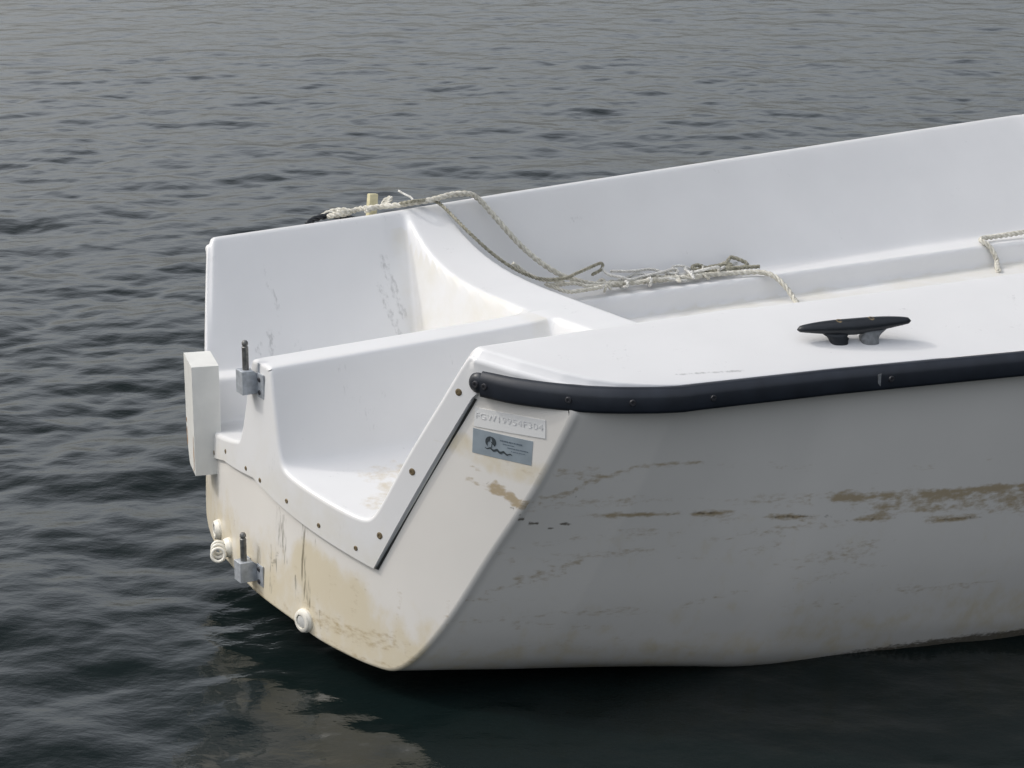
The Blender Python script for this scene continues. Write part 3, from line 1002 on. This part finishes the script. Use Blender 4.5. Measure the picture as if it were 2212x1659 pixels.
# top catch: thin retaining spring beside the upper pin
bm = bmesh.new()
bmesh.ops.create_cube(bm, size=1, matrix=Matrix.Translation((-.1285, -.016, .399)) @ Matrix.Diagonal((.0015, .004, .016, 1)))
bm_obj("retaining_clip", bm, M_steel, boat, False)

# ------------------------------------------------------------------ outboard motor pad on the far half of the transom
def motor_pad():
    # box normal to the bowed transom: near vertical edge y .215, far edge .330
    p0 = on_transom(0.218, 0.24, 0.0); p1 = on_transom(0.325, 0.24, 0.0)
    t = Vector((p1.x - p0.x, p1.y - p0.y, 0)).normalized()
    n = Vector((-t.y, t.x, 0)).normalized()
    if n.x > 0: n = -n
    zb, zt_ = 0.145, 0.345
    w, d = 0.108, 0.044
    mid = (p0 + p1) / 2
    bm = bmesh.new()
    # profile in (depth, z): chamfered lower outer corner towards the far side
    front = [(-w / 2, zb), (w / 2 * .45, zb - 0.0), (w / 2, zb + .045), (w / 2, zt_), (-w / 2, zt_)]
    a = [bm.verts.new(Vector((mid.x, mid.y, 0)) + t * s + n * d + Vector((0, 0, z))) for s, z in front]
    b = [bm.verts.new(Vector((mid.x, mid.y, 0)) + t * s - n * 0.004 + Vector((0, 0, z))) for s, z in front]
    bm.faces.new(a); bm.faces.new(b[::-1])
    for i in range(5): bm.faces.new((a[i], b[i], b[(i + 1) % 5], a[(i + 1) % 5]))
    o = bm_obj("motor_pad", bm, M_block, boat, True, 0.0035, 3)
    rs = random.Random(8)
    for (s, z, L, w_) in ((-.040, .205, .012, .0022), (-.041, .18, .020, .0035), (-.040, .163, .010, .002), (.046, .20, .012, .003), (.047, .222, .006, .003), (.044, .186, .012, .004), (-.036, .152, .005, .003)):
        bm = bmesh.new()
        pts = []
        for k in range(10):
            g = 2 * math.pi * k / 10
            pts.append((s + w_ * math.cos(g) * rs.uniform(.7, 1.2), z + L * math.sin(g) * rs.uniform(.7, 1.1)))
        vs_ = [bm.verts.new(Vector((mid.x, mid.y, 0)) + t * s_ + n * (d + .0005) + Vector((0, 0, z_))) for s_, z_ in pts]
        bm.faces.new(vs_)
        bm_obj("rust_run", bm, M_rust, o, False)
    return o
motor_pad()

# ------------------------------------------------------------------ drain bungs low on the transom
def bung(y, z, r, mat, tiltz=0.0, hollow=True):
    g = empty("drain_bung"); g.parent = boat
    c = on_transom(y, z, 0); n = transom_normal(y)
    bm = bmesh.new(); m = frame_matrix(c, n)
    lathe(bm, [(r * 1.05, -0.002), (r * 1.05, 0.003), (r, 0.004), (r * .95, 0.008), (r * .85, 0.0095), (r * .62, 0.0095), (r * .58, 0.005), (r * .2, .004)], 28, m)
    bm_obj("collar", bm, mat, g, True)
    bm = bmesh.new(); m = frame_matrix(c + n * 0.005, n)
    lathe(bm, [(r * .58, 0), (r * .55, 0.003), (r * .3, .004)], 20, m)
    bm_obj("plug", bm, M_grey, g, True)
    return g
bung(-0.169, 0.002, 0.0195, M_plug)
bung(0.196, 0.050, 0.0175, M_plug)
g = bung(0.125, 0.040, 0.017, M_plug)
def torus(c, n, R_, r_t, mat, name, parent):
    vv = []
    m = frame_matrix(c, n)
    for i in range(28):
        a = 2 * math.pi * i / 28
        for k in range(8):
            b_ = 2 * math.pi * k / 8
            vv.append(m @ Vector(((R_ + r_t * math.cos(b_)) * math.cos(a), (R_ + r_t * math.cos(b_)) * math.sin(a), r_t * math.sin(b_))))
    ff = []
    for i in range(28):
        for k in range(8):
            ff.append((i * 8 + k, ((i + 1) % 28) * 8 + k, ((i + 1) % 28) * 8 + (k + 1) % 8, i * 8 + (k + 1) % 8))
    return mesh_obj(name, vv, ff, mat, parent)
cw_ = on_transom(0.125, 0.038, 0.018)
for k, (dy, dz) in enumerate(((0.002, 0.003), (-0.006, 0.0), (-.014, -.004))):
    torus(cw_ + Vector((-0.004 * k, dy, dz)), (-0.5, -.85, .15 * k), 0.0115, 0.0030, M_plug, "lashing_turn", g)

# ------------------------------------------------------------------ ropes (boat coordinates, laid on deck, coaming and side seat)
def rope_object(name, pts, r, mat, parent=None, strands=3, lift=True, seed=0, pitch=None):
    P = catmull([np.array(p) for p in pts], 10)
    P, s = resample(P, r * 0.55)
    if lift:
        z = deck_z(P[:, 0], P[:, 1], np.maximum(P[:, 0], .3)) + r * 0.95
        P[:, 2] = np.maximum(P[:, 2], z)
        for _ in range(8): P[1:-1] = (P[:-2] + 2 * P[1:-1] + P[2:]) / 4
    rs = np.random.RandomState(seed)
    T, N, B = tube_frames(P)
    pitch = pitch or r * 7.0
    vv, ff = [], []
    K = 7
    sr = r * 0.54; so = r * 0.50
    for st in range(strands):
        a0 = 2 * math.pi * st / strands
        ph = a0 + 2 * math.pi * s / pitch
        C_ = P + so * (np.cos(ph)[:, None] * N + np.sin(ph)[:, None] * B)
        base = len(vv)
        T2, N2, B2 = T, N, B
        for i in range(len(P)):
            for k in range(K):
                a = 2 * math.pi * k / K
                vv.append(C_[i] + sr * (math.cos(a) * N2[i] + math.sin(a) * B2[i]))
        ff += grid_faces(len(P), K, base, wrap=True)
        ff.append(tuple(base + k for k in range(K))[::-1])
        ff.append(tuple(base + (len(P) - 1) * K + k for k in range(K)))
    o = mesh_obj(name, vv, ff, mat, parent)
    return o

def place_boat(o):
    o.location = BOAT_LOC
    o.rotation_euler = (0, 0, BOAT_YAW)
    return o
ROPES = {
'thick':(0.006,[[0.363,0.559,0.52],[0.39,0.564,0.524],[0.406,0.545,0.528],[0.422,0.524,0.532],[0.443,0.511,0.536],[0.473,0.499,0.54],[0.498,0.494,0.545],[0.531,0.497,0.548],[0.559,0.494,0.546],[0.586,0.505,0.534],[0.606,0.495,0.51],[0.631,0.48,0.476],[0.662,0.465,0.437],[0.7,0.45,0.4],[0.742,0.44,0.371],[0.775,0.435,0.357],[0.814,0.43,0.345],[0.859,0.43,0.34],[0.941,0.43,0.335],[1.025,0.43,0.333],[1.107,0.425,0.332],[1.186,0.415,0.33],[1.224,0.4,0.329],[1.244,0.38,0.321],[1.254,0.36,0.305],[1.261,0.345,0.288],[1.261,0.33,0.276],[1.245,0.3,0.266]]),
'thin':(0.0035,[[0.417,0.514,0.537],[0.433,0.493,0.543],[0.475,0.503,0.54],[0.492,0.5,0.535],[0.498,0.478,0.525],[0.505,0.46,0.512],[0.521,0.42,0.483],[0.555,0.395,0.445],[0.595,0.38,0.413],[0.642,0.375,0.389],[0.685,0.38,0.379],[0.728,0.39,0.376],[0.765,0.42,0.373],[0.816,0.44,0.378],[0.853,0.455,0.38],[0.849,0.45,0.368],[0.82,0.44,0.362]]),
'cordA':(0.0035,[[0.849,0.45,0.371],[0.859,0.44,0.358],[0.885,0.43,0.351],[0.908,0.43,0.343],[0.948,0.44,0.344],[0.995,0.445,0.346],[1.035,0.45,0.348],[1.032,0.44,0.34],[1.005,0.45,0.344],[0.978,0.46,0.352],[0.931,0.455,0.354],[0.878,0.46,0.359]]),
'cordB':(0.0045,[[1.239,0.43,0.334],[1.183,0.435,0.337],[1.155,0.44,0.337],[1.179,0.445,0.343],[1.141,0.45,0.342],[1.114,0.45,0.341],[1.096,0.455,0.349],[1.076,0.45,0.345],[1.107,0.44,0.338],[1.152,0.435,0.334],[1.204,0.44,0.335],[1.22,0.447,0.34],[1.188,0.462,0.355],[1.18,0.46,0.35],[1.166,0.455,0.343],[1.124,0.455,0.341]]),
'cordC':(0.004,[[0.607,0.4,0.417],[0.637,0.4,0.394],[0.674,0.4,0.376],[0.715,0.405,0.369],[0.731,0.405,0.364],[0.696,0.4,0.362],[0.681,0.4,0.367],[0.706,0.395,0.356],[0.731,0.39,0.346],[0.779,0.395,0.344],[0.827,0.41,0.342],[0.794,0.42,0.345],[0.766,0.425,0.353],[0.699,0.41,0.357]]),
'cordD':(0.003,[[0.833,0.42,0.341],[0.905,0.45,0.342],[0.941,0.455,0.347],[0.971,0.45,0.342],[1.008,0.45,0.335],[1.042,0.455,0.339],[1.032,0.46,0.35],[1.062,0.46,0.349],[1.086,0.45,0.335],[1.052,0.445,0.334],[1.018,0.44,0.333]]),
'right':(0.006,[[2.022,0.42,0.334],[1.965,0.42,0.333],[1.901,0.425,0.331],[1.866,0.42,0.332],[1.846,0.405,0.331],[1.862,0.395,0.32],[1.87,0.385,0.302],[1.875,0.38,0.286],[1.858,0.36,0.275],[1.835,0.33,0.257]]),
'coil':(0.006,[[0.295,0.642,0.497],[0.307,0.642,0.5],[0.323,0.648,0.505],[0.337,0.639,0.51],[0.351,0.624,0.512],[0.361,0.618,0.508],[0.348,0.618,0.505],[0.329,0.627,0.503],[0.313,0.627,0.502],[0.322,0.593,0.515],[0.346,0.598,0.512],[0.368,0.606,0.515],[0.376,0.586,0.52],[0.39,0.571,0.522]]),
}
def R(n): return ROPES[n][1]
rope = place_boat(rope_object("mooring_rope", R('thick'), .0058, M_rope, seed=1))
tag(rope, "thick twisted beige rope humping over the far coaming and running forward along the side seat", "rope")
o = rope_object("flattened_end", R('coil'), .0055, M_rope, None, seed=2); place_boat(o); o.name = "coiled_rope"
tag(o, "loose beige rope coil lying on the far side deck near the stern", "rope")
o = place_boat(rope_object("thin_line", R('thin'), .0036, M_rope_d, seed=3))
tag(o, "thin dark olive line hanging down the curved edge of the stern deck into the cockpit", "rope")
o = place_boat(rope_object("tangled_cord", R('cordA'), .0032, M_cord, seed=4))
tag(o, "pale thin cord snaking along the back of the side seat beside the upturned dark loop", "cord", "cords tangled on the far side seat")
o = place_boat(rope_object("tangled_cord", R('cordB'), .0045, M_rope_d, seed=5))
tag(o, "olive brown cord bundle on the far seat with a loop standing up against the wall", "cord", "cords tangled on the far side seat")
o = place_boat(rope_object("tangled_cord", R('cordC'), .0042, M_rope, seed=6))
tag(o, "dirty cord bunched in the after corner of the cockpit behind the curved stern deck", "cord", "cords tangled on the far side seat")
o = place_boat(rope_object("tangled_cord", R('cordD'), .0030, M_cord, seed=7))
tag(o, "thinnest whitish cord lying loosely under the thick rope on the far seat", "cord", "cords tangled on the far side seat")
o = place_boat(rope_object("short_rope", R('right'), .0062, M_rope, seed=8))
tag(o, "twisted rope at the right edge dropping over the seat front into the cockpit", "rope")
CL = ("pale wavy cord spanning most of the heap, ending nearest the standing brown loop", "pale cord looping in the middle of the heap behind the thick rope",
      "pale cord at the left end of the heap beside the dark upturned line", "pale cord at the right end of the heap under the olive brown bundle")
for q, (xa, xb, sd, rr) in enumerate(((.84, 1.20, 3, .0030), (.88, 1.12, 9, .0034), (.80, 1.05, 14, .0030), (.95, 1.22, 22, .0034))):
    rr_ = random.Random(sd)
    pts = []; x = xa; n = 15
    for k in range(n):
        t = k / (n - 1)
        x = xa + (xb - xa) * (t + .16 * math.sin(t * 9 + sd)) 
        y = .437 + .022 * math.sin(t * 17 + sd) + rr_.uniform(-.010, .010)
        pts.append((x, y, .326 + rr_.uniform(.0, .022)))
    o = place_boat(rope_object("tangled_cord", pts, rr, M_cord if q % 2 else M_rope, seed=30 + q))
    tag(o, CL[q], "cord", "cords tangled on the far side seat")
# knot in the mooring rope
kn = rope_object("knot", [(0.405, .560, .524), (.412, .552, .534), (.420, .560, .541), (.412, .571, .534), (.404, .563, .526), (.414, .556, .538)], .0045, M_rope, rope, lift=False, seed=11)
# strip of cord end sticking up
tip = rope_object("frayed_end", [(0.466, .552, .532), (.468, .565, .536), (.462, .585, .541), (.458, .600, .545)], .0022, M_cord, rope, lift=False, seed=12)

# dark line end lying on the far side deck
zz = lambda x, y: float(deck_z(np.array([x]), np.array([y]), np.array([max(x, .3)]))[0])
pts = [(x, y, zz(x, y) + .004) for x, y in ((.262, .618), (.285, .634), (.315, .640), (.345, .645), (.38, .65))]
pts[1] = pts[1][:2] + (pts[1][2] + .010,); pts[2] = pts[2][:2] + (pts[2][2] + .014,); pts[3] = pts[3][:2] + (pts[3][2] + .010,)
o = place_boat(rope_object("dark_line", pts, .0065, M_black, seed=21, lift=False))
tag(o, "short black line end sticking out beneath the rope coil on the far side deck", "rope")

# yellow foam block standing on the far side deck
bm = bmesh.new()
bmesh.ops.create_cube(bm, size=1, matrix=Matrix.Translation((0, 0, 0.018)) @ Matrix.Rotation(math.radians(6), 4, 'Y') @ Matrix.Diagonal((0.020, 0.012, 0.056, 1)))
blk = bm_obj("foam_block", bm, M_yellow, None, True, 0.0018, 2)
bx, by = 0.405, 0.615
bz = float(deck_z(np.array([bx]), np.array([by]), np.array([.45]))[0])
blk.location = to_world(bx, by, bz); blk.rotation_euler = (0, 0, BOAT_YAW + .1)
tag(blk, "small pale yellow block standing upright among rope on the far side deck", "block")

# ------------------------------------------------------------------ water
def wave_tile(N=768, L=8.0, seed=3):
    rs = np.random.RandomState(seed)
    k = 2 * np.pi * np.fft.fftfreq(N, L / N)
    KX, KY = np.meshgrid(k, k, indexing='ij')
    K = np.hypot(KX, KY) + 1e-9
    th = np.arctan2(KY, KX)
    th0 = math.radians(-78)                    # wind waves running towards the viewer, slightly across
    spread = np.abs(np.cos((th - th0) / 2)) ** 4 + 0.22
    kp = 2 * np.pi / 0.80
    S = np.exp(-1.1 * (kp / K) ** 2) * K ** -3.9 * spread * np.exp(-(K / 120.) ** 2)
    kp2 = 2 * np.pi / 2.4
    S += 0.003 * np.exp(-((K - kp2) / (0.5 * kp2)) ** 2) * kp2 ** -3.2
    S[0, 0] = 0
    A = np.sqrt(S) * (rs.normal(size=(N, N)) + 1j * rs.normal(size=(N, N)))
    h = np.real(np.fft.ifft2(A))
    gx = np.gradient(h, L / N, axis=0); gy = np.gradient(h, L / N, axis=1)
    sl = math.sqrt((gx ** 2 + gy ** 2).mean())
    sc_ = 0.084 / sl
    h *= sc_; A *= sc_
    # horizontal displacement sharpens the crests
    dx = np.real(np.fft.ifft2(-1j * KX / K * A)); dy = np.real(np.fft.ifft2(-1j * KY / K * A))
    print("wave rms", h.std(), "max", h.max())
    return h, dx, dy

def m_water():
    m, nt, p = new_mat("sea_water")
    p.inputs["Base Color"].default_value = (0.0040, 0.0085, 0.0085, 1)
    p.inputs["Roughness"].default_value = 0.12
    p.inputs["IOR"].default_value = 1.34
    tc = nt.nodes.new("ShaderNodeTexCoord")
    mp = nt.nodes.new("ShaderNodeMapping"); mp.inputs["Scale"].default_value = (15, 21, 15)
    mp.inputs["Rotation"].default_value = (0, 0, math.radians(12))
    n = nt.nodes.new("ShaderNodeTexNoise"); n.inputs["Scale"].default_value = 1.0; n.inputs["Detail"].default_value = 4; n.inputs["Roughness"].default_value = .55
    nt.links.new(tc.outputs["Object"], mp.inputs["Vector"]); nt.links.new(mp.outputs[0], n.inputs["Vector"])
    b = nt.nodes.new("ShaderNodeBump"); b.inputs["Strength"].default_value = 0.45; b.inputs["Distance"].default_value = 0.006
    nt.links.new(n.outputs["Fac"], b.inputs["Height"]); nt.links.new(b.outputs["Normal"], p.inputs["Normal"])
    return m
M_water = m_water()
def build_water():
    L, N = 8.0, 768
    h, dx, dy = wave_tile(N, L)
    hx = h.reshape(-1)
    verts_, faces_ = [], []
    cnt_ = 0
    # one connected sheet, periodic waves; finer rows near, coarser away
    def axis_(a, b, steps):
        out_ = [a]
        for (lim, st) in steps:
            while out_[-1] < lim - 1e-9: out_.append(min(lim, out_[-1] + st))
        return np.array(out_)
    ys = axis_(-1.0, 60, [(2.2, .06), (6.5, L / N), (12, 2 * L / N), (24, 3 * L / N), (60, .25)])
    xs_ = axis_(-30, 30, [(-6, .25), (-4.2, .045), (-2.2, 2 * L / N), (2.2, L / N), (4.2, 2 * L / N), (6, .045), (30, .25)])
    GX, GY = np.meshgrid(xs_, ys, indexing='xy')
    # rotate the second octave of the domain so that the tile never lines up with itself
    def samp(F, x, y):
        fx = (x / L * N) % N; fy = (y / L * N) % N
        i = np.floor(fx).astype(int) % N; j = np.floor(fy).astype(int) % N
        tx = fx - np.floor(fx); ty = fy - np.floor(fy)
        i2, j2 = (i + 1) % N, (j + 1) % N
        return (F[i, j] * (1 - tx) + F[i2, j] * tx) * (1 - ty) + (F[i, j2] * (1 - tx) + F[i2, j2] * tx) * ty
    gust = 0.72 + 0.56 * fbm(GX * .35 + 4, GY * .25, 77, 3)
    # ripples die down in the lee of the boat and the quay
    calm = 0.75 + 0.25 * sstep(2.6, 5.2, GY)
    amp = gust * calm * (1 - 0.38 * sstep(5.5, 14, GY))
    fade = 1 - sstep(40, 60, np.abs(GY)) 
    fade *= (1 - sstep(20, 30, np.abs(GX)))
    amp = amp * fade
    c2, s2 = math.cos(.5), math.sin(.5)
    RX_, RY_ = c2 * GX - s2 * GY, s2 * GX + c2 * GY
    Z = amp * (samp(h, GX, GY) + 0.45 * samp(h, RX_ * 1.31 + 3, RY_ * 1.31))
    PX = GX + amp * 0.9 * samp(dx, GX, GY); PY = GY + amp * 0.9 * samp(dy, GX, GY)
    nr_, nc_ = GX.shape
    V_ = np.stack([PX.ravel(), PY.ravel(), Z.ravel()], 1)
    idx = np.arange(nr_ * nc_).reshape(nr_, nc_)
    F_ = np.stack([idx[:-1, :-1], idx[:-1, 1:], idx[1:, 1:], idx[1:, :-1]], -1).reshape(-1, 4)
    # far apron out to the horizon, joined to the border of the sheet
    B = 1500.0
    corners = np.array([[-B, -B, 0], [B, -B, 0], [B, B, 0], [-B, B, 0]], float)
    me_ = bpy.data.meshes.new("water")
    base = len(V_)
    V_ = np.concatenate([V_, corners])
    nq = len(F_)
    c00, c10, c11, c01 = idx[0, 0], idx[0, -1], idx[-1, -1], idx[-1, 0]
    polys_ = [list(map(int, [base, base + 1] + list(idx[0, ::-1]))), list(map(int, [base + 1, base + 2] + list(idx[::-1, -1]))),
              list(map(int, [base + 2, base + 3] + list(idx[-1, :]))), list(map(int, [base + 3, base] + list(idx[:, 0])))]
    loops = np.concatenate([F_.ravel()] + [np.array(q) for q in polys_])
    starts = np.r_[np.arange(nq) * 4, nq * 4 + np.cumsum([0] + [len(q) for q in polys_[:-1]])]
    totals = np.r_[np.full(nq, 4), [len(q) for q in polys_]]
    me_.vertices.add(len(V_)); me_.vertices.foreach_set("co", V_.astype(np.float32).ravel())
    me_.loops.add(len(loops)); me_.loops.foreach_set("vertex_index", loops.astype(np.int32))
    me_.polygons.add(len(starts)); me_.polygons.foreach_set("loop_start", starts.astype(np.int32))
    me_.polygons.foreach_set("loop_total", totals.astype(np.int32))
    me_.polygons.foreach_set("use_smooth", np.ones(len(starts), bool))
    me_.update(); me_.validate()
    me_.materials.append(M_water)
    w = bpy.data.objects.new("water", me_)
    COL.objects.link(w)
    tag(w, kind="structure")
    return w
build_water()
